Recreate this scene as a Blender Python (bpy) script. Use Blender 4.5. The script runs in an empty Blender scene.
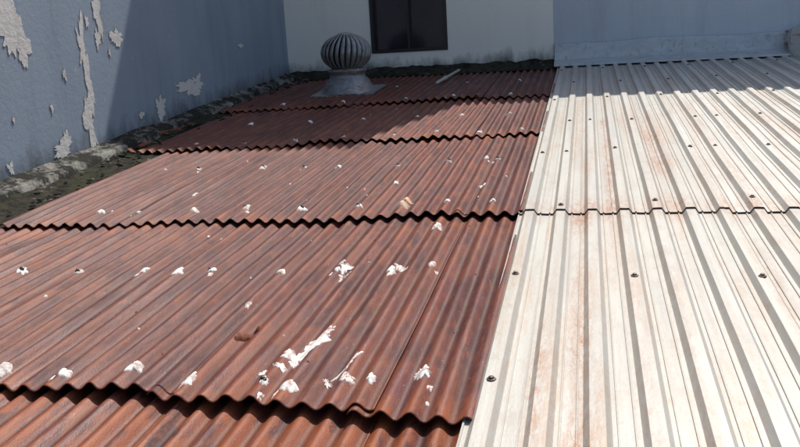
import bpy, bmesh, math, random
from mathutils import Vector, Matrix, noise, Quaternion
from mathutils.bvhtree import BVHTree
random.seed(7)
S=bpy.context.scene
SL=math.tan(0.0743)
XW=-3.3; YB=9.66
# ---------------------------------------------------------------- helpers
def new_obj(name,verts,faces,mat=None,smooth=False,parent=None):
    me=bpy.data.meshes.new(name); me.from_pydata(verts,[],faces); me.update()
    o=bpy.data.objects.new(name,me); S.collection.objects.link(o)
    if mat:
        for m in (mat if isinstance(mat,list) else [mat]): me.materials.append(m)
    if smooth:
        for p in me.polygons: p.use_smooth=True
    if parent: o.parent=parent
    return o
def box_data(x0,x1,y0,y1,z0,z1):
    v=[(x0,y0,z0),(x1,y0,z0),(x1,y1,z0),(x0,y1,z0),(x0,y0,z1),(x1,y0,z1),(x1,y1,z1),(x0,y1,z1)]
    f=[(0,3,2,1),(4,5,6,7),(0,1,5,4),(1,2,6,5),(2,3,7,6),(3,0,4,7)]
    return v,f
def box(name,x0,x1,y0,y1,z0,z1,mat,parent=None,bevel=0):
    o=new_obj(name,*box_data(x0,x1,y0,y1,z0,z1),mat,parent=parent)
    if bevel:
        b=o.modifiers.new('b','BEVEL'); b.width=bevel; b.segments=2
    return o
def empty(name):
    o=bpy.data.objects.new(name,None); S.collection.objects.link(o); return o
class NT:
    def __init__(s,name):
        s.m=bpy.data.materials.new(name); s.m.use_nodes=True; s.t=s.m.node_tree
        s.b=s.t.nodes['Principled BSDF']
        s.tc=s.t.nodes.new('ShaderNodeTexCoord')
    def n(s,typ,**kw):
        nd=s.t.nodes.new(typ)
        for k,v in kw.items(): setattr(nd,k,v)
        return nd
    def l(s,a,b): s.t.links.new(a,b)
    def noise(s,scale=(1,1,1),sc=5,detail=4,rough=0.6,dist=0,loc=(0,0,0)):
        mp=s.n('ShaderNodeMapping'); mp.inputs['Scale'].default_value=scale; mp.inputs['Location'].default_value=loc
        s.l(s.tc.outputs['Object'],mp.inputs[0])
        nd=s.n('ShaderNodeTexNoise'); nd.inputs['Scale'].default_value=sc; nd.inputs['Detail'].default_value=min(detail,4)
        nd.inputs['Roughness'].default_value=rough; nd.inputs['Distortion'].default_value=dist
        s.l(mp.outputs[0],nd.inputs['Vector']); return nd.outputs['Fac']
    def ramp(s,src,a,b,c0=(0,0,0,1),c1=(1,1,1,1)):
        r=s.n('ShaderNodeValToRGB'); r.color_ramp.elements[0].position=a; r.color_ramp.elements[1].position=b
        r.color_ramp.elements[0].color=c0; r.color_ramp.elements[1].color=c1
        s.l(src,r.inputs[0]); return r.outputs['Color']
    def mix(s,fac,a,b,mode='MIX'):
        m=s.n('ShaderNodeMix',data_type='RGBA',blend_type=mode)
        for sock,v in ((m.inputs[0],fac),(m.inputs[6],a),(m.inputs[7],b)):
            if isinstance(v,(int,float)): sock.default_value=v
            elif isinstance(v,tuple): sock.default_value=v if len(v)==4 else v+(1,)
            else: s.l(v,sock)
        return m.outputs[2]
    def math(s,op,a,b=0,clamp=False):
        m=s.n('ShaderNodeMath',operation=op,use_clamp=clamp)
        for sock,v in ((m.inputs[0],a),(m.inputs[1],b)):
            if isinstance(v,(int,float)): sock.default_value=v
            else: s.l(v,sock)
        return m.outputs[0]
    def bump(s,h,strength=0.3,dist=0.01):
        b=s.n('ShaderNodeBump'); b.inputs['Strength'].default_value=strength; b.inputs['Distance'].default_value=dist
        s.l(h,b.inputs['Height']); s.l(b.outputs[0],s.b.inputs['Normal'])
    def fin(s,col,rough=0.7,metal=0,spec=None):
        for k,v in (('Base Color',col),('Roughness',rough),('Metallic',metal)):
            if isinstance(v,(int,float)): s.b.inputs[k].default_value=v
            elif isinstance(v,tuple): s.b.inputs[k].default_value=v+(1,) if len(v)==3 else v
            else: s.l(v,s.b.inputs[k])
        if spec is not None: s.b.inputs['Specular IOR Level'].default_value=spec
        return s.m
    def attr(s,name='tint'):
        a=s.n('ShaderNodeAttribute',attribute_name=name)
        sp=s.n('ShaderNodeSeparateColor'); s.l(a.outputs['Color'],sp.inputs[0]); return sp.outputs
# ---------------------------------------------------------------- materials
def mat_rust():
    t=NT('rusty_red_paint'); A=t.attr()
    base=t.mix(A[0],(0.082,0.017,0.015),(0.140,0.031,0.026))
    st=t.noise((28,1.2,1),1.0,4,0.65)                      # streaks along the sheets
    base=t.mix(t.ramp(st,0.42,0.66),base,(0.050,0.013,0.012))
    st2=t.noise((40,2.2,1),1.3,4,0.7,0,(3,7,0))
    base=t.mix(t.math('MULTIPLY',t.ramp(st2,0.52,0.70),0.5),base,(0.23,0.115,0.098))
    big=t.noise((1.3,0.8,1),1.8,4,0.65)
    base=t.mix(t.math('MULTIPLY',t.ramp(big,0.45,0.62),0.45),base,(0.155,0.058,0.047))
    blot=t.noise((5,2.2,1),1.7,4,0.75,0.5,(31,4,0))
    base=t.mix(t.math('MULTIPLY',t.ramp(blot,0.49,0.58),0.65),base,(0.060,0.019,0.016))
    orange=t.mix(t.noise((30,6,1),2,4),(0.34,0.090,0.026),(0.13,0.034,0.016))
    rn=t.noise((9,2.2,1),1.8,4,0.7,0.3,(11,2,0))
    msk=t.math('MULTIPLY',A[1],t.ramp(rn,0.42,0.58),True)
    base=t.mix(msk,base,orange)
    rn2=t.noise((18,3,1),2.2,4,0.75,0,(1,22,0))
    base=t.mix(t.math('MULTIPLY',t.ramp(rn2,0.57,0.66),0.75),base,(0.22,0.062,0.026))
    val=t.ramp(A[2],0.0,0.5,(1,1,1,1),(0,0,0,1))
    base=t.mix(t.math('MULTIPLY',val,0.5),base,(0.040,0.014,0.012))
    sc=t.noise((60,14,1),3.0,4,0.75,0,(5,5,0))
    base=t.mix(t.math('MULTIPLY',t.ramp(sc,0.64,0.72),0.6),base,(0.40,0.32,0.28))
    t.bump(t.noise((40,20,1),6,3,0.7),0.35,0.004)
    ro=t.ramp(st,0.3,0.7,(0.42,0.42,0.42,1),(0.68,0.68,0.68,1))
    return t.fin(base,ro,0.0,0.38)
def mat_white():
    t=NT('weathered_white_paint'); A=t.attr()
    base=t.mix(A[0],(0.49,0.475,0.425),(0.57,0.555,0.505))
    s1=t.noise((30,0.8,1),1.0,4,0.6)
    base=t.mix(t.math('MULTIPLY',t.ramp(s1,0.42,0.70),0.7),base,(0.38,0.37,0.34))
    r1=t.noise((11,0.8,1),1.2,4,0.72,0.2,(2.3,4.1,0)); r1b=t.noise((38,9,1),2,4,0.78)
    m=t.math('MULTIPLY',t.ramp(r1,0.46,0.68),t.ramp(r1b,0.34,0.62))
    base=t.mix(t.math('MULTIPLY',m,0.72),base,(0.42,0.255,0.145))
    m2=t.math('MULTIPLY',A[1],t.ramp(t.noise((28,7,1),2,4,0.85,0.4,(8,1,0)),0.38,0.62),True)
    base=t.mix(t.math('MULTIPLY',m2,1.0),base,(0.33,0.125,0.045))
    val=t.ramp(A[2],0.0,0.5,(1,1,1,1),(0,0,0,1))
    base=t.mix(t.math('MULTIPLY',val,0.45),base,(0.28,0.275,0.25))  # greyer rib sides and small ridges: their shade painted into the colour
    blot=t.noise((6,3,1),2.2,4,0.75,0.3,(19,3,0))
    base=t.mix(t.math('MULTIPLY',t.ramp(blot,0.52,0.66),0.35),base,(0.36,0.31,0.25))
    sp=t.noise((30,20,1),6,3,0.7,0,(9,3,0))
    base=t.mix(t.math('MULTIPLY',t.ramp(sp,0.64,0.72),0.6),base,(0.22,0.15,0.09))
    t.bump(t.noise((20,10,1),5,3,0.6),0.2,0.004)
    return t.fin(base,0.45,0.05,0.45)
def mat_wall(name,c0,c1,dark,bs=0.25,amt=0.45):
    t=NT(name)
    big=t.noise((1,1,0.6),0.9,4,0.6); base=t.mix(t.ramp(big,0.35,0.7),c0,c1)
    st=t.noise((3.5,3.5,0.35),1.5,4,0.65,0,(4,4,1))
    base=t.mix(t.math('MULTIPLY',t.ramp(st,0.5,0.75),amt),base,dark)
    fn=t.noise((1,1,1),50,3,0.7)
    base=t.mix(t.math('MULTIPLY',t.ramp(fn,0.45,0.8),0.25),base,dark)
    t.bump(t.noise((1,1,1),28,4,0.7),bs,0.01)
    return t,base
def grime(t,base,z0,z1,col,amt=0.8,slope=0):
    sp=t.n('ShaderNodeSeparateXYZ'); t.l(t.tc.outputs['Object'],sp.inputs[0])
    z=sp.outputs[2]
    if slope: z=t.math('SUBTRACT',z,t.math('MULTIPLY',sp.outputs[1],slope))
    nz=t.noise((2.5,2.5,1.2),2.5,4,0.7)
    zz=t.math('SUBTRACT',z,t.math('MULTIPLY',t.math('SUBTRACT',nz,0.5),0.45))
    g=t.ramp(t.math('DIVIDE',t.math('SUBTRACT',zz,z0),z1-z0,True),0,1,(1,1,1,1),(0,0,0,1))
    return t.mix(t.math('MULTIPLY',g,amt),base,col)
t,b=mat_wall('blue_grey_paint',(0.26,0.315,0.375),(0.32,0.38,0.445),(0.17,0.21,0.25))
sc=t.noise((1.2,1.2,1),7,4,0.75,0,(3,9,0)); b=t.mix(t.math('MULTIPLY',t.ramp(sc,0.66,0.70),0.6),b,(0.45,0.46,0.46))
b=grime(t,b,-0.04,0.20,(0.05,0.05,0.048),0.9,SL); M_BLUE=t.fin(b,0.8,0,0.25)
t,b=mat_wall('pale_blue_paint',(0.50,0.555,0.60),(0.58,0.635,0.68),(0.38,0.41,0.44)); M_BLUE2=t.fin(b,0.8,0,0.3)
t,b=mat_wall('cream_paint',(0.86,0.84,0.75),(0.90,0.88,0.80),(0.70,0.67,0.59),0.25,0.35)
b=grime(t,b,0.74,0.92,(0.10,0.09,0.075),0.9); M_CREAM=t.fin(b,0.8,0,0.3)
t,b=mat_wall('bare_plaster',(0.62,0.60,0.55),(0.75,0.73,0.68),(0.36,0.33,0.28),0.5); M_PLASTER=t.fin(b,0.9,0,0.2)
t=NT('plaster_edge'); M_EDGE=t.fin(t.mix(t.noise((1,1,1),40),(0.16,0.15,0.13),(0.32,0.29,0.25)),0.9,0,0.2)
t=NT('galvanised'); g=t.mix(t.ramp(t.noise((6,6,6),4,4,0.7),0.35,0.7),(0.33,0.335,0.335),(0.19,0.195,0.195))
g=t.mix(t.ramp(t.noise((3,3,9),3,4,0.7),0.54,0.66),g,(0.20,0.13,0.095)); t.bump(t.noise((1,1,1),30),0.1,0.003); M_GALV=t.fin(g,0.45,0.5)
t=NT('flashing_metal'); g=t.mix(t.ramp(t.noise((2,4,4),3,4,0.7),0.35,0.7),(0.54,0.56,0.56),(0.42,0.44,0.44))
g=t.mix(t.math('MULTIPLY',t.ramp(t.noise((5,5,1.5),4,4,0.7),0.55,0.7),0.6),g,(0.22,0.19,0.16)); t.bump(t.noise((1,1,1),12),0.3,0.01); M_FLASH=t.fin(g,0.55,0.2)
t=NT('debris'); d=t.mix(t.ramp(t.noise((1,1,1),9,4,0.75),0.4,0.6),(0.020,0.019,0.016),(0.055,0.048,0.036))
d=t.mix(t.ramp(t.noise((1,1,1),4,4,0.75,0,(8,2,0)),0.5,0.62),d,(0.045,0.050,0.026))
d=t.mix(t.ramp(t.noise((1,1,1),7,4,0.75,0,(4,2,0)),0.60,0.66),d,(0.20,0.18,0.15)); t.bump(t.noise((1,1,1),40,4,0.75),1.0,0.02); M_DEB=t.fin(d,0.95,0,0.1)
t=NT('old_mortar'); d=t.mix(t.ramp(t.noise((1,1,1),5,4,0.85),0.46,0.62),(0.030,0.029,0.025),(0.24,0.23,0.205)); t.bump(t.noise((1,1,1),30,4,0.75),0.7,0.015); M_MORT=t.fin(d,0.95,0,0.1)
t=NT('sealant'); d=t.mix(t.ramp(t.noise((1,1,1),26,4,0.7),0.46,0.66),(0.74,0.73,0.69),(0.30,0.20,0.16)); t.bump(t.noise((1,1,1),70),0.5,0.006); M_SEAL=t.fin(d,0.7)
t=NT('worn_splash'); d=t.mix(t.ramp(t.noise((3,1,1),30,4,0.75),0.46,0.60),(0.68,0.65,0.60),(0.22,0.085,0.06)); M_SPL=t.fin(d,0.75)
t=NT('screw_metal'); M_SCREW=t.fin(t.mix(t.noise((1,1,1),60),(0.05,0.045,0.04),(0.13,0.09,0.07)),0.5,0.6)
t=NT('peach_sealant'); M_PEACH=t.fin(t.mix(t.noise((1,1,1),30),(0.55,0.29,0.18),(0.65,0.48,0.35)),0.7)
t=NT('rust_flake'); M_FLAKE=t.fin(t.mix(t.noise((1,1,1),40),(0.07,0.02,0.012),(0.24,0.07,0.03)),0.9)
t=NT('window_frame'); M_FRAME=t.fin((0.018,0.016,0.018),0.45)
t=NT('window_glass'); M_GLASS=t.fin(t.mix(t.ramp(t.noise((2,2,1.2),2,4),0.35,0.7),(0.020,0.016,0.022),(0.045,0.036,0.046)),0.12,0,0.5)
t=NT('concrete'); d=t.mix(t.noise((1,1,1),6,4,0.7),(0.32,0.31,0.29),(0.46,0.44,0.41)); t.bump(t.noise((1,1,1),30,4),0.4,0.01); M_CONC=t.fin(d,0.9)
t=NT('ground_dirt'); M_GROUND=t.fin(t.mix(t.noise((1,1,1),0.6,4,0.7),(0.12,0.10,0.08),(0.22,0.19,0.15)),0.95)
t=NT('pale_timber'); M_ROD=t.fin(t.mix(t.noise((4,4,4),9,4),(0.34,0.32,0.28),(0.50,0.47,0.42)),0.7)
M_RUST=mat_rust(); M_WHITE=mat_white()
# ---------------------------------------------------------------- corrugated sheets
P=0.076; AMP=0.0115; ZR=-0.026
def seam(k,x):
    return {-1:-1.55,0:0.13,1:1.92-0.012*x,2:3.755+0.045*x,3:5.74+0.10*x,4:7.50+0.09*x,5:9.60}[k]
LIFTS={-1:0.03,0:0.03,1:0.027,2:0.018,3:0.018,4:0.018}
def build_red():
    V=[];F=[];C=[]
    NX=10
    for k in range(-1,5):
        LIFT=LIFTS[k]
        left={-1:-2.74,0:-2.74,1:-2.76,2:-2.76,3:-2.95,4:-3.10}[k]
        left=round(left/P)*P-P*0.25
        x=left
        while x<0.03:
            w=P*8; x1=min(x+w+P*0.9,0.035)
            dy=random.uniform(-0.035,0.035); rnd=random.random(); dz=random.uniform(0,0.012); skew=random.uniform(-0.03,0.03)
            lipw=random.uniform(0.5,1.6)
            nx=max(2,int(round((x1-x)/P*NX))); ny=34
            b=len(V)
            for a in range(nx+1):
                xx=x+(x1-x)*a/nx
                for c in range(ny+1):
                    tt=(c/ny)**1.5
                    y0=seam(k,xx)+dy+skew*(xx-x)/w+0.010*noise.noise((xx*9,k*3.1,2))+0.006*noise.noise((xx*40,k*3.1,2)); y1=seam(k+1,xx)+0.12
                    y=y0+(y1-y0)*tt
                    bend=0.013*lipw*noise.noise((xx*4.5,k*7.7,1.3))*max(0,1-tt*4)
                    z=ZR+SL*y+AMP*math.cos(2*math.pi*xx/P)*(1+0.3*noise.noise((xx*5,y*2,5)))+(LIFT+dz)*(1-tt)+0.004*(xx-x)/w+bend+0.007*noise.noise((xx*1.7,y*1.3,9))*(1 if y<YB-0.3 else 0)+0.0025*noise.noise((xx*8,y*6,2))
                    V.append((xx,y,z))
                    edge=max(0,1-(y-y0)/0.22)
                    up=max(0,1-(seam(k+1,xx)-y)/0.35)*0.45
                    g={-1:1.4,0:1.3}.get(k,0.25+0.4*rnd*rnd+(0.35*max(0,min(1,-xx-1.0)) if k==1 else 0))+0.6*edge+up
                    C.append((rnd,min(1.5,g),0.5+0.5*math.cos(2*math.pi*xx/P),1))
            for a in range(nx):
                for c in range(ny):
                    q=b+a*(ny+1)+c; F.append((q,q+ny+1,q+ny+2,q+1))
            x+=w
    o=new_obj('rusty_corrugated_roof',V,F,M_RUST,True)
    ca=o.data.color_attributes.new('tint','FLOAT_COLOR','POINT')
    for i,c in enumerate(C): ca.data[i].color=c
    m=o.modifiers.new('s','SOLIDIFY'); m.thickness=0.0025; m.offset=-1
    return BVHTree.FromPolygons([Vector(v) for v in V],F)
BR=build_red()
def rz(x,y):
    h=BR.ray_cast(Vector((x,y,3)),Vector((0,0,-1)))
    return h[0].z if h[0] is not None else SL*y
# white ribbed roof
PW=0.1433; HW=0.022; PX=0.042; ZW=-0.004
def prof(x):
    u=((x-PX)/PW+0.5)%1.0
    d=abs(u-0.5)
    if d<0.14: return HW
    if d<0.25: return HW*(0.25-d)/0.11
    if 0.335<d<0.375: return 0.005
    return 0.0
def wseam(k,x): return {-1:-1.6,0:3.74,1:9.62}[k]
def build_white():
    V=[];F=[];C=[]
    us=[0.0,0.06,0.124,0.126,0.145,0.164,0.166,0.21,0.248,0.252,0.30,0.35,0.358,0.362,0.43,0.5,0.57,0.638,0.642,0.65,0.70,0.748,0.752,0.79,0.834,0.836,0.855,0.874,0.876,0.94]
    for k in (-1,0):
        x0=0.0;n=0
        while x0<5.4:
            w=PW*6; rnd=random.random(); dy=random.uniform(-0.012,0.012)
            cols=[]
            for r in range(-1,8):
                for u in us:
                    xx=PX+(r+u-0.5)*PW+x0
                    if xx>=x0-(0.02 if n==0 else 0) and xx<=x0+w+PW*0.35: cols.append(xx)
            cols.sort(); ny=60; b=len(V)
            for xx in cols:
                for c in range(ny+1):
                    y0=wseam(k,xx)+dy+0.008*noise.noise((xx*20,1,1)); y1=wseam(k+1,xx)+(0.12 if k<0 else 0)
                    y=y0+(y1-y0)*c/ny
                    z=ZW+SL*y+prof(xx)+((0.009*(1-c/ny)) if k==0 else 0.003*(1-c/ny))+0.0025*(xx-x0)/w+0.006*noise.noise((xx*1.3,y*1.1,3))+0.0022*noise.noise((xx*9,y*3,3))
                    if n==0 and xx<-0.012: z-=0.012
                    V.append((xx,y,z))
                    wob=0.012*noise.noise((y*1.8,2.2,4.4))
                    def s(c0,wd,a,b_,amt,out=0.12):
                        e=max(0,min(1,(y-a)/0.3+1))*max(0,min(1,(b_-y)/0.3+1))
                        amt*=0.75+0.9*noise.noise((c0*7,y*2.3,1.5))
                        return max(0,amt)*math.exp(-((xx-c0-wob)/wd)**2)*(out+(1-out)*e)
                    rs=s(0.285,0.04,0.3,3.7,1.15)+s(0.42,0.03,3.5,6,0.7)+s(0.17,0.03,1.2,2.6,0.5)+s(0.46,0.03,1.4,2.8,0.5)+s(0.95,0.04,1.6,3.2,0.5)+s(0.70,0.06,3.9,6,0.7)+s(1.05,0.04,3.8,5.6,0.6)+s(1.5,0.05,3,6,0.6)+s(0.60,0.03,1.6,3.4,0.35)
                    rs+=0.55*max(0,1-abs(y-3.80)/0.20)
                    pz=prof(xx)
                    C.append((rnd,min(1,rs),1.0 if pz>HW*0.95 else (0.25 if pz>0.0065 else (0.10 if pz>0.001 else 0.46)),1))  # blue channel low on rib sides and ridges, mask for the painted shade
            for a in range(len(cols)-1):
                for c in range(ny):
                    q=b+a*(ny+1)+c; F.append((q,q+ny+1,q+ny+2,q+1))
            x0+=w;n+=1
    o=new_obj('white_ribbed_metal_roof',V,F,M_WHITE,False)
    ca=o.data.color_attributes.new('tint','FLOAT_COLOR','POINT')
    for i,c in enumerate(C): ca.data[i].color=c
    m=o.modifiers.new('s','SOLIDIFY'); m.thickness=0.002; m.offset=-1
    return BVHTree.FromPolygons([Vector(v) for v in V],F)
BW=build_white()
def wz(x,y):
    h=BW.ray_cast(Vector((x,y,3)),Vector((0,0,-1)))
    return h[0].z if h[0] is not None else SL*y
# ---------------------------------------------------------------- sealant blobs, screws, splashes
def merge(name,parts,mats,smooth=True):
    V=[];F=[];MI=[]
    for v,f,mi in parts:
        b=len(V); V+=v; F+=[tuple(i+b for i in q) for q in f]; MI+=[mi]*len(f)
    o=new_obj(name,V,F,mats,smooth)
    for p,mi in zip(o.data.polygons,MI): p.material_index=mi
    return o
def blob(x,y,rx,ry,h,zf,seed,amp=0.45,rings=6,seg=28,mi=0,eps=0.002,rot=0):
    V=[];F=[]
    V.append((x,y,zf(x,y)+eps+h))
    cr,sr=math.cos(rot),math.sin(rot)
    for r in range(1,rings+1):
        t=r/rings
        for s in range(seg):
            a=2*math.pi*s/seg
            rr=1+amp*noise.noise((math.cos(a)*1.6+seed,math.sin(a)*1.6,seed*0.7))+amp*0.6*noise.noise((math.cos(a)*4+seed,math.sin(a)*4,seed))+amp*0.3*noise.noise((math.cos(a)*9+seed,math.sin(a)*9,seed))
            rr=max(rr,0.15)
            lx=rx*t*rr*math.cos(a); ly=ry*t*rr*math.sin(a)
            xx=x+lx*cr-ly*sr; yy=y+lx*sr+ly*cr
            hh=h*(1-t*t)*(1+0.5*noise.noise((xx*60,yy*60,seed)))
            V.append((xx,yy,zf(xx,yy)+eps+hh-(0.003 if r==rings else 0)))
    for s in range(seg): F.append((0,1+s,1+(s+1)%seg))
    for r in range(1,rings):
        for s in range(seg):
            a=1+(r-1)*seg+s;b=1+(r-1)*seg+(s+1)%seg
            F.append((a,a+seg,b+seg,b))
    return V,F,mi
def screw(x,y,z,r=0.011,mi=0):
    V=[];F=[];n=8
    lv=[(r*1.7,-0.003),(r*1.6,0.002),(r*0.95,0.003),(r*0.9,0.008),(r*0.5,0.0095)]
    for rr,zz in lv:
        for s in range(n): V.append((x+rr*math.cos(2*math.pi*s/n),y+rr*math.sin(2*math.pi*s/n),z+zz))
    for l in range(len(lv)-1):
        for s in range(n): F.append((l*n+s,l*n+(s+1)%n,(l+1)*n+(s+1)%n,(l+1)*n+s))
    F.append(tuple((len(lv)-1)*n+s for s in range(n)))
    return V,F,mi
def crest(x): return round(x/P)*P
pts=[(-1.49,2.06),(-1.27,2.05),(-1.08,2.08),(-0.82,2.02),(-0.63,2.02),(-0.53,2.01),(-0.28,2.07),(-0.13,2.13),
 (-2.16,2.96),(-1.86,2.94),(-1.55,2.96),(-1.37,2.965),(-1.24,2.97),(-0.95,2.965),(-0.65,3.0),(-0.42,2.99),(-0.33,3.06),
 (-2.31,3.83),(-2.04,3.84),(-1.78,3.87),(-1.46,3.88),(-1.14,3.87),(-0.86,3.90),(-0.63,3.92),(-0.37,3.60),(-0.40,3.93),(-0.16,3.95),
 (-2.45,4.85),(-2.19,4.86),(-1.76,4.87),(-1.45,4.83),(-1.18,4.82),(-0.85,4.82),(-0.55,4.9),(-0.28,4.97),(-0.2,4.95),
 (-2.6,5.62),(-2.2,5.64),(-1.8,5.7),(-1.45,5.72),(-1.1,5.76),(-0.75,5.8),(-0.45,5.82),(-0.15,5.85),
 (-2.5,6.5),(-2.0,6.5),(-1.5,6.55),(-1.1,6.6),(-0.7,6.55),(-0.3,6.6),(-2.6,7.5),(-2.0,7.5),(-1.4,7.55),(-0.9,7.55),(-0.4,7.6),(-1.7,8.5),(-0.9,8.5),(-0.4,8.6)]
parts=[];scr=[]
for i,(x,y) in enumerate(pts):
    x=crest(x)+random.uniform(-0.008,0.008); r=random.uniform(0.013,0.024)
    parts.append(blob(x,y,r,r*random.uniform(1.1,1.8),0.005,rz,i*1.37+2,0.65,7,32))
    if random.random()<0.5: parts.append(blob(x+random.uniform(-0.03,0.03),y-random.uniform(0.03,0.07),0.008,0.02,0.001,rz,i*2.1+5,0.8,4,16,3))
    if random.random()<0.5: scr.append(screw(x,y,rz(x,y)+0.005,0.007))
sp=[(-0.555,2.28,0.022,0.085,3.1,-0.15,0),(-0.575,2.20,0.024,0.045,8.3,0.2,0),(-0.535,2.37,0.014,0.05,1.7,-0.2,3),(-0.60,2.13,0.016,0.02,9.1,0,0),(-0.64,2.10,0.012,0.015,9.9,0,0),
    (-0.40,2.16,0.008,0.06,5.2,-0.25,3),(-0.375,2.08,0.016,0.02,6.6,0,3),(-0.43,2.06,0.014,0.015,7.4,0,3),
    (-0.66,3.05,0.022,0.045,4.4,0.2,0),(-0.64,2.95,0.018,0.03,2.8,0,3),(-0.69,3.10,0.012,0.02,2.1,0,0),(-0.17,2.16,0.014,0.03,2.2,0,0),
    (-0.42,3.05,0.018,0.02,6.2,0,3),(-0.9,2.6,0.006,0.02,1.2,0,3),(-0.25,4.3,0.012,0.03,3.3,0,0),(-0.75,4.4,0.010,0.03,4.1,0,3),(-1.9,4.2,0.010,0.03,7.7,0,3)]
for (x,y,rx,ry,s,ro_,mi) in sp:
    parts.append(blob(x,y,rx,ry,0.0012,rz,s,1.1,12,56,mi,0.002,ro_))
for i in range(120):
    x=random.uniform(-2.6,-0.05);y=random.uniform(1.2,8.5)
    parts.append(blob(x,y,random.uniform(0.002,0.007),random.uniform(0.004,0.012),0.0015,rz,i*0.77,0.6,3,10,random.choice((0,3,2))))
parts.append(blob(crest(-0.63),3.90,0.035,0.035,0.018,rz,77.7,0.7,6,24,1)); parts.append(blob(-0.60,3.98,0.024,0.035,0.010,rz,71.7,0.8,6,24,1))
for dx,dy in ((0,0),(0.02,0.04),(-0.018,-0.02)): parts.append(blob(-0.80+dx,2.36+dy,0.013,0.022,0.012,rz,33+dx*99,0.7,5,16,2))
merge('sealant_spots',parts,[M_SEAL,M_PEACH,M_FLAKE,M_SPL])
def crw(x): return PX+round((x-PX)/PW)*PW
for x,y in [(0.03,2.10),(0.042,2.93),(0.47,2.92),(0.90,2.915),(1.33,2.92)]: scr.append(screw(crw(x),y,wz(crw(x),y)+0.001,0.0085))
for row,yy in enumerate((0.9,3.86,5.0,6.0,7.0,8.0,9.0)):
    for j in range(12):
        x=crw(PX+j*PW*3+(PW if row%2 else 0)); y=yy+random.uniform(-0.05,0.05)
        scr.append(screw(x,y,wz(x,y)+0.001,0.0085))
        if row in(2,3) and j%2==0:
            scr.append(screw(x+PW,y+0.02,wz(x+PW,y)+0.001,0.0085))
merge('roof_screws',scr,[M_SCREW],False)
# ---------------------------------------------------------------- walls
box('blue_grey_wall',XW-0.22,XW,-3.0,YB+4,-3.2,5.2,M_BLUE)
def patch_wall(name,plist):
    parts=[]
    for i,(y,z,ry,rz_,seed,amp) in enumerate(plist):
        ry*=1.15; rz_*=1.12
        for off,grow,mi in ((0.0012+i*0.00006,1.0,1),(0.0034+i*0.00006,0.90,0)):
            seg=110; V=[(XW+off,y,z)];F=[]
            for rg in (0.5,1.0):
                for s in range(seg):
                    a=2*math.pi*s/seg
                    q=1+amp*noise.noise((math.cos(a)*1.3+seed,math.sin(a)*1.3,seed))+0.6*amp*noise.noise((math.cos(a)*3.5+seed,math.sin(a)*3.5,seed+3))+0.35*amp*noise.noise((math.cos(a)*11+seed,math.sin(a)*11,seed+3))
                    q=max(q,0.25)
                    V.append((XW+off,y+(max(ry*q-(0.004 if mi==0 else 0),0.001))*rg*math.cos(a),z+(max(rz_*q-(0.004 if mi==0 else 0),0.001))*rg*math.sin(a)))
            for s in range(seg):
                n=(s+1)%seg; F.append((0,1+s,1+n)); F.append((1+s,1+seg+s,1+seg+n,1+n))
            parts.append((V,F,mi))
    merge(name,parts,[M_PLASTER,M_EDGE],False)
patch_wall('peeled_paint_patches',[(4.67,1.34,0.095,0.15,1.1,0.6),(4.76,1.20,0.05,0.10,5.3,0.7),(4.60,1.47,0.05,0.05,2.2,0.6),
 (5.40,1.18,0.055,0.18,3.7,0.8),(5.42,0.90,0.04,0.20,7.9,0.8),(5.36,0.64,0.055,0.12,4.6,0.9),
 (5.66,1.46,0.05,0.17,6.1,0.8),(5.62,1.25,0.03,0.06,9.1,0.8),(5.88,1.26,0.06,0.055,8.4,0.9),
 (7.04,0.79,0.20,0.055,2.9,0.9),(7.16,0.83,0.09,0.05,3.9,0.9),(6.42,0.67,0.07,0.075,6.9,0.8),(6.40,0.57,0.03,0.03,1.9,0.8),
 (5.0,0.50,0.085,0.05,7.1,0.9),(5.06,0.55,0.04,0.05,5.1,0.9),(4.45,0.45,0.03,0.03,4.1,0.9),(4.44,1.02,0.02,0.035,6.3,0.8),(8.24,1.14,0.06,0.02,2.1,0.9),
 (5.15,1.0,0.02,0.03,2.7,0.9),(6.1,0.62,0.03,0.03,5.7,0.9),(4.95,0.78,0.015,0.03,9.7,0.9),(5.5,1.38,0.02,0.04,1.7,0.9),(5.75,1.15,0.014,0.03,3.4,0.9),(4.55,0.75,0.012,0.02,8.8,0.9),(3.6,1.2,0.1,0.16,8.7,0.8),(3.2,0.7,0.12,0.07,3.2,0.8)])
cb=empty('cream_building')
wx0,wx1,wz0,wz1=-2.22,-1.29,0.96,2.15
HT=7.4
V=[];F=[]
for (a,b,c,d) in ((XW+0.002,wx0,-3.2,HT),(wx1,-0.06,-3.2,HT),(wx0,wx1,-3.2,wz0),(wx0,wx1,wz1,HT)):
    v,f=box_data(a,b,YB,YB+0.25,c,d); bb=len(V); V+=v; F+=[tuple(i+bb for i in q) for q in f]
new_obj('front_wall',V,F,M_CREAM,parent=cb)
box('body',XW+0.002,-0.06,YB+0.25,YB+4,-3.2,HT,M_CREAM,cb)
yf=YB+0.05
fw=0.04
box('window_frame_left',wx0,wx0+fw,yf-0.06,yf+0.04,wz0,wz1,M_FRAME,cb)
box('window_frame_right',wx1-fw,wx1,yf-0.06,yf+0.04,wz0,wz1,M_FRAME,cb)
box('window_frame_bottom',wx0+fw,wx1-fw,yf-0.06,yf+0.04,wz0,wz0+fw,M_FRAME,cb)
box('window_frame_top',wx0+fw,wx1-fw,yf-0.06,yf+0.04,wz1-fw,wz1,M_FRAME,cb)
box('window_mullion',-1.775,-1.745,yf-0.045,yf+0.035,wz0+fw,wz1-fw,M_FRAME,cb)
box('window_glass',wx0+fw,wx1-fw,yf+0.036,yf+0.046,wz0+fw,wz1-fw,M_GLASS,cb)
rb=empty('pale_blue_building')
box('body',-0.058,6.0,YB+0.004,YB+4,-3.2,4.63,M_BLUE2,rb)
V=[];F=[];N=90
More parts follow.
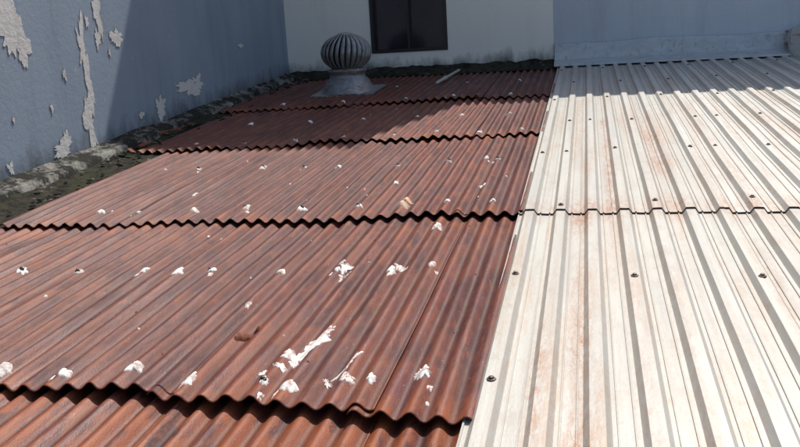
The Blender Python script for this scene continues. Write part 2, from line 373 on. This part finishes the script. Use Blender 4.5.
for i in range(N+1):
    x=-0.05+5.6*i/N
    w=0.014*noise.noise((x*2.2,1,1)); top=0.965+0.02*noise.noise((x*1.3,4,1))
    V+=[(x,YB-0.004,top),(x,YB-0.03+w*0.3,top-0.004),(x,YB-0.045+w*0.4,top-0.03),(x,YB-0.07+w,0.86+w),(x,YB-0.11+w,0.785+w*0.7),(x,YB-0.30+w*2,SL*(YB-0.30)+0.040+w*0.3),(x,YB-0.305+w*2,SL*(YB-0.30)+0.02)]
for i in range(N):
    for j in range(6):
        a=i*7+j; F.append((a,a+1,a+8,a+7))
o=new_obj('metal_flashing',V,F,M_FLASH,False)
m=o.modifiers.new('s','SOLIDIFY'); m.thickness=0.003
bm=bmesh.new(); bmesh.ops.create_cube(bm,size=1); bmesh.ops.subdivide_edges(bm,edges=bm.edges[:],cuts=7,use_grid_fill=True)
for v in bm.verts:
    c=v.co; c2=Vector((c.x*0.46,c.y*0.26,c.z*0.30)); c2+=Vector((0.04,0.03,0.035))*noise.noise(c*4)+Vector((1,1,1))*0.012*noise.noise(c*14)
    c2.z-=0.05*max(0,-c.x); v.co=c2+Vector((2.62,YB-0.19,0.85))
me=bpy.data.meshes.new('concrete_block'); bm.to_mesh(me); bm.free(); me.materials.append(M_CONC)
o=bpy.data.objects.new('concrete_block',me); S.collection.objects.link(o)
V=[];F=[];N=160
for i in range(N+1):
    x=XW+0.01+(3.23)*i/N
    n1=noise.noise((x*5,3,1));n2=noise.noise((x*13,3,8))
    V+=[(x,YB-0.002,0.79+0.025*n1+0.015*n2),(x,YB-0.03,0.775+0.025*n1),(x,YB-0.12+0.02*n2,0.745+0.012*n2),(x,YB-0.22+0.04*n1+0.02*n2,0.718+0.012*n1),(x,YB-0.25+0.04*n1+0.02*n2,0.69)]
for i in range(N):
    for j in range(4):
        a=i*5+j; F.append((a,a+1,a+6,a+5))
new_obj('mortar_fillet',V,F,M_DEB,True)
# ---------------------------------------------------------------- gutter with debris along left wall
V=[];F=[];NY=420;NXX=26
for i in range(NY+1):
    y=-1.5+(YB+1.5-0.02)*i/NY
    for j in range(NXX+1):
        u=j/NXX; x=XW+0.001+0.72*u
        h=0.045*math.exp(-(u/0.14)**2)+0.008
        h+=0.018*noise.noise((x*5,y*3,1))*(1.2-u)+0.011*noise.noise((x*16,y*12,3))+0.006*noise.noise((x*40,y*36,5))
        h-=0.03*u
        if u>0.72: h-=0.16*(u-0.72)/0.28
        V.append((x,y,SL*y-0.02+h))
for i in range(NY):
    for j in range(NXX):
        a=i*(NXX+1)+j; F.append((a,a+1,a+NXX+2,a+NXX+1))
new_obj('gutter_debris',V,F,M_DEB,True)
V=[];F=[]
for i in range(NY+1):
    y=-1.5+(YB+1.48)*i/NY
    n1=noise.noise((y*1.6,1,7)); n2=noise.noise((y*7,2,7)); n3=noise.noise((y*30,2,7))
    hh=0.045+0.014*n1+0.008*n2+0.003*n3; ww=0.17+0.06*n1+0.03*n2+0.012*n3
    if y>5.6: ww*=0.75
    z=SL*y
    V+=[(XW+0.003,y,z+hh+0.02),(XW+0.03,y,z+hh+0.006+0.004*n3),(XW+ww*0.85,y,z+hh*0.75+0.006*n2),(XW+ww,y,z+hh*0.45),(XW+ww+0.02,y,z-0.05)]
for i in range(NY):
    for j in range(4):
        a=i*5+j; F.append((a,a+1,a+6,a+5))
new_obj('mortar_kerb',V,F,M_MORT,True)
parts=[]
for i in range(130):
    y=random.uniform(3.0,9.4); x=random.uniform(-3.12,-2.78 if y<5.6 else -2.9); r=random.uniform(0.006,0.018)
    bm=bmesh.new(); bmesh.ops.create_icosphere(bm,subdivisions=1,radius=r)
    for q in bm.verts:
        k=1+0.5*noise.noise(q.co*40+Vector((i,0,0))); q.co=Vector((q.co.x*k*1.2,q.co.y*k*1.5,q.co.z*k*0.5))+Vector((x,y,SL*y-0.012))
    bm.verts.index_update()
    parts.append(([tuple(q.co) for q in bm.verts],[tuple(w.index for w in f.verts) for f in bm.faces],0 if random.random()<0.75 else 1)); bm.free()
for i in range(26):
    y=random.uniform(5.0,9.3); x=random.uniform(-3.15,-2.95); a=random.uniform(0,3.14); l=random.uniform(0.03,0.10); w=random.uniform(0.01,0.025)
    ca,sa=math.cos(a),math.sin(a); z=SL*y+0.008
    q=[(-l,-w,0),(l,-w*0.7,random.uniform(0,0.03)),(l*0.9,w,random.uniform(0,0.03)),(-l*0.9,w,0.01)]
    q+=[(p[0],p[1],p[2]-0.003) for p in q]
    parts.append(([(x+p[0]*ca-p[1]*sa,y+p[0]*sa+p[1]*ca,z+p[2]) for p in q],[(0,1,2,3),(7,6,5,4),(0,4,5,1),(1,5,6,2),(2,6,7,3),(3,7,4,0)],random.choice((0,1,2))))
merge('rubble',parts,[M_DEB,M_MORT,M_FLAKE],False)
# ---------------------------------------------------------------- turbine ventilator
tv=empty('turbine_roof_vent'); tv.location=(-2.13,8.25,SL*8.25-0.03)
def revolve(name,pr,seg,mat,parent,smooth=True):
    V=[];F=[]
    for r,z in pr:
        for s in range(seg):
            a=2*math.pi*s/seg; V.append((r*math.cos(a),r*math.sin(a),z))
    for l in range(len(pr)-1):
        for s in range(seg):
            n=(s+1)%seg; F.append((l*seg+s,l*seg+n,(l+1)*seg+n,(l+1)*seg+s))
    return new_obj(name,V,F,mat,smooth,parent)
revolve('cone_base',[(0.30,0.015),(0.285,0.03),(0.215,0.15),(0.19,0.17),(0.185,0.215),(0.195,0.22),(0.195,0.235),(0.18,0.24)],40,M_GALV,tv)
new_obj('flange',[(-0.33,-0.30,-0.005),(0.33,-0.30,-0.005),(0.33,0.34,0.05),(-0.33,0.34,0.05),(-0.33,-0.30,0.010),(0.33,-0.30,0.010),(0.33,0.34,0.065),(-0.33,0.34,0.065)],[(0,3,2,1),(4,5,6,7),(0,1,5,4),(1,2,6,5),(2,3,7,6),(3,0,4,7)],M_GALV,False,tv)
revolve('collar_ring',[(0.17,0.225),(0.205,0.23),(0.205,0.25),(0.17,0.255)],40,M_GALV,tv)
revolve('inner_throat',[(0.165,0.2),(0.165,0.30),(0.10,0.55),(0.0,0.56)],30,M_FRAME,tv)
Zc=0.425; RH=0.262; HH=0.195
V=[];F=[];nf=26
for k in range(nf):
    a0=2*math.pi*k/nf
    st=14;b=len(V)
    for i in range(st+1):
        ph=-1.12+ (1.38+1.12)*i/st
        z=Zc+HH*math.sin(ph); r=max(RH*math.cos(ph),0.05)
        tw=0.10*math.sin(ph)
        w=2*math.pi/nf*0.86
        for j,(da,dr) in enumerate(((-0.5,-0.022),(-0.25,-0.004),(0.0,0.003),(0.3,0.004),(0.5,-0.003))):
            a=a0+tw+w*da; rr=r+dr*min(1,r/0.15)
            V.append((rr*math.cos(a),rr*math.sin(a),z))
    for i in range(st):
        for j in range(4):
            q=b+i*5+j; F.append((q,q+1,q+6,q+5))
o=new_obj('turbine_fins',V,F,M_GALV,True,tv); m=o.modifiers.new('s','SOLIDIFY'); m.thickness=0.002
revolve('top_cap',[(0.085,Zc+0.176),(0.08,Zc+0.190),(0.04,Zc+0.202),(0.012,Zc+0.207),(0.0,Zc+0.207)],30,M_GALV,tv)
revolve('bottom_band',[(0.115,Zc-0.172),(0.20,Zc-0.178),(0.205,Zc-0.168),(0.12,Zc-0.160)],40,M_GALV,tv)
def rod(name,a,b,r,mat):
    a=Vector(a);b=Vector(b);d=(b-a);n=12;q=d.to_track_quat('Z','Y');V=[];F=[]
    L=d.length
    prof_=[(0.0,0),(r*0.8,0),(r,0.01),(r,L*0.32),(r*1.35,L*0.33),(r*1.35,L*0.38),(r,L*0.39),(r,L-0.01),(r*0.8,L),(0,L)]
    for rr,zz in prof_:
        for s in range(n): V.append(tuple(a+q@Vector((rr*math.cos(2*math.pi*s/n),rr*math.sin(2*math.pi*s/n),zz))))
    for l in range(len(prof_)-1):
        for s in range(n): F.append((l*n+s,l*n+(s+1)%n,(l+1)*n+(s+1)%n,(l+1)*n+s))
    return new_obj(name,V,F,mat,True)
rod('pipe',(-1.22,8.41,SL*8.41+0.02),(-1.13,9.42,SL*9.42+0.025),0.016,M_ROD)
# ---------------------------------------------------------------- what carries the roof, and ground
box('supporting_wall',XW+0.01,5.4,-1.35,-1.1,-3.2,SL*-1.2-0.09,M_CONC)
box('side_wall',5.15,5.4,-1.08,YB-0.01,-3.2,SL*-1.1-0.09,M_CONC)
new_obj('ground',[(-400,-400,-3.2),(400,-400,-3.2),(400,400,-3.2),(-400,400,-3.2)],[(0,1,2,3)],M_GROUND)
# ---------------------------------------------------------------- light
E=math.radians(58); hx,hy=0.30,1.0; hl=math.hypot(hx,hy); hx/=hl;hy/=hl
sd=Vector((hx*math.cos(E),hy*math.cos(E),math.sin(E)))
L=bpy.data.lights.new('sun','SUN'); L.energy=4.9; L.angle=math.radians(0.5); L.color=(1,0.955,0.89)
lo=bpy.data.objects.new('sun',L); S.collection.objects.link(lo); lo.rotation_mode='QUATERNION'; lo.rotation_quaternion=(-sd).to_track_quat('-Z','Y')
W=bpy.data.worlds.new('World'); S.world=W; W.use_nodes=True; nt=W.node_tree
sky=nt.nodes.new('ShaderNodeTexSky'); sky.sky_type='NISHITA'; sky.sun_disc=False; sky.sun_elevation=E; sky.sun_rotation=math.atan2(hx,hy); sky.dust_density=2.5
bg=nt.nodes['Background']; bg.inputs[1].default_value=0.15; nt.links.new(sky.outputs[0],bg.inputs[0])
# ---------------------------------------------------------------- camera
th,ro,ps=0.2246,-0.0577,0.2339
Fv=Vector((-math.sin(ps)*math.cos(th),math.cos(ps)*math.cos(th),-math.sin(th)))
R0=Vector((math.cos(ps),math.sin(ps),0));U0=R0.cross(Fv)
R=R0*math.cos(ro)+U0*math.sin(ro);U=-R0*math.sin(ro)+U0*math.cos(ro)
cd=bpy.data.cameras.new('camera'); co=bpy.data.objects.new('camera',cd); S.collection.objects.link(co)
cd.sensor_width=36; cd.lens=36*807.54/800; cd.clip_start=0.02; cd.clip_end=2000
M=Matrix(((R.x,U.x,-Fv.x,0.3057),(R.y,U.y,-Fv.y,0),(R.z,U.z,-Fv.z,1.1186),(0,0,0,1)))
co.matrix_world=M; S.camera=co
S.view_settings.view_transform='Standard'; S.view_settings.look='None'; S.view_settings.exposure=0
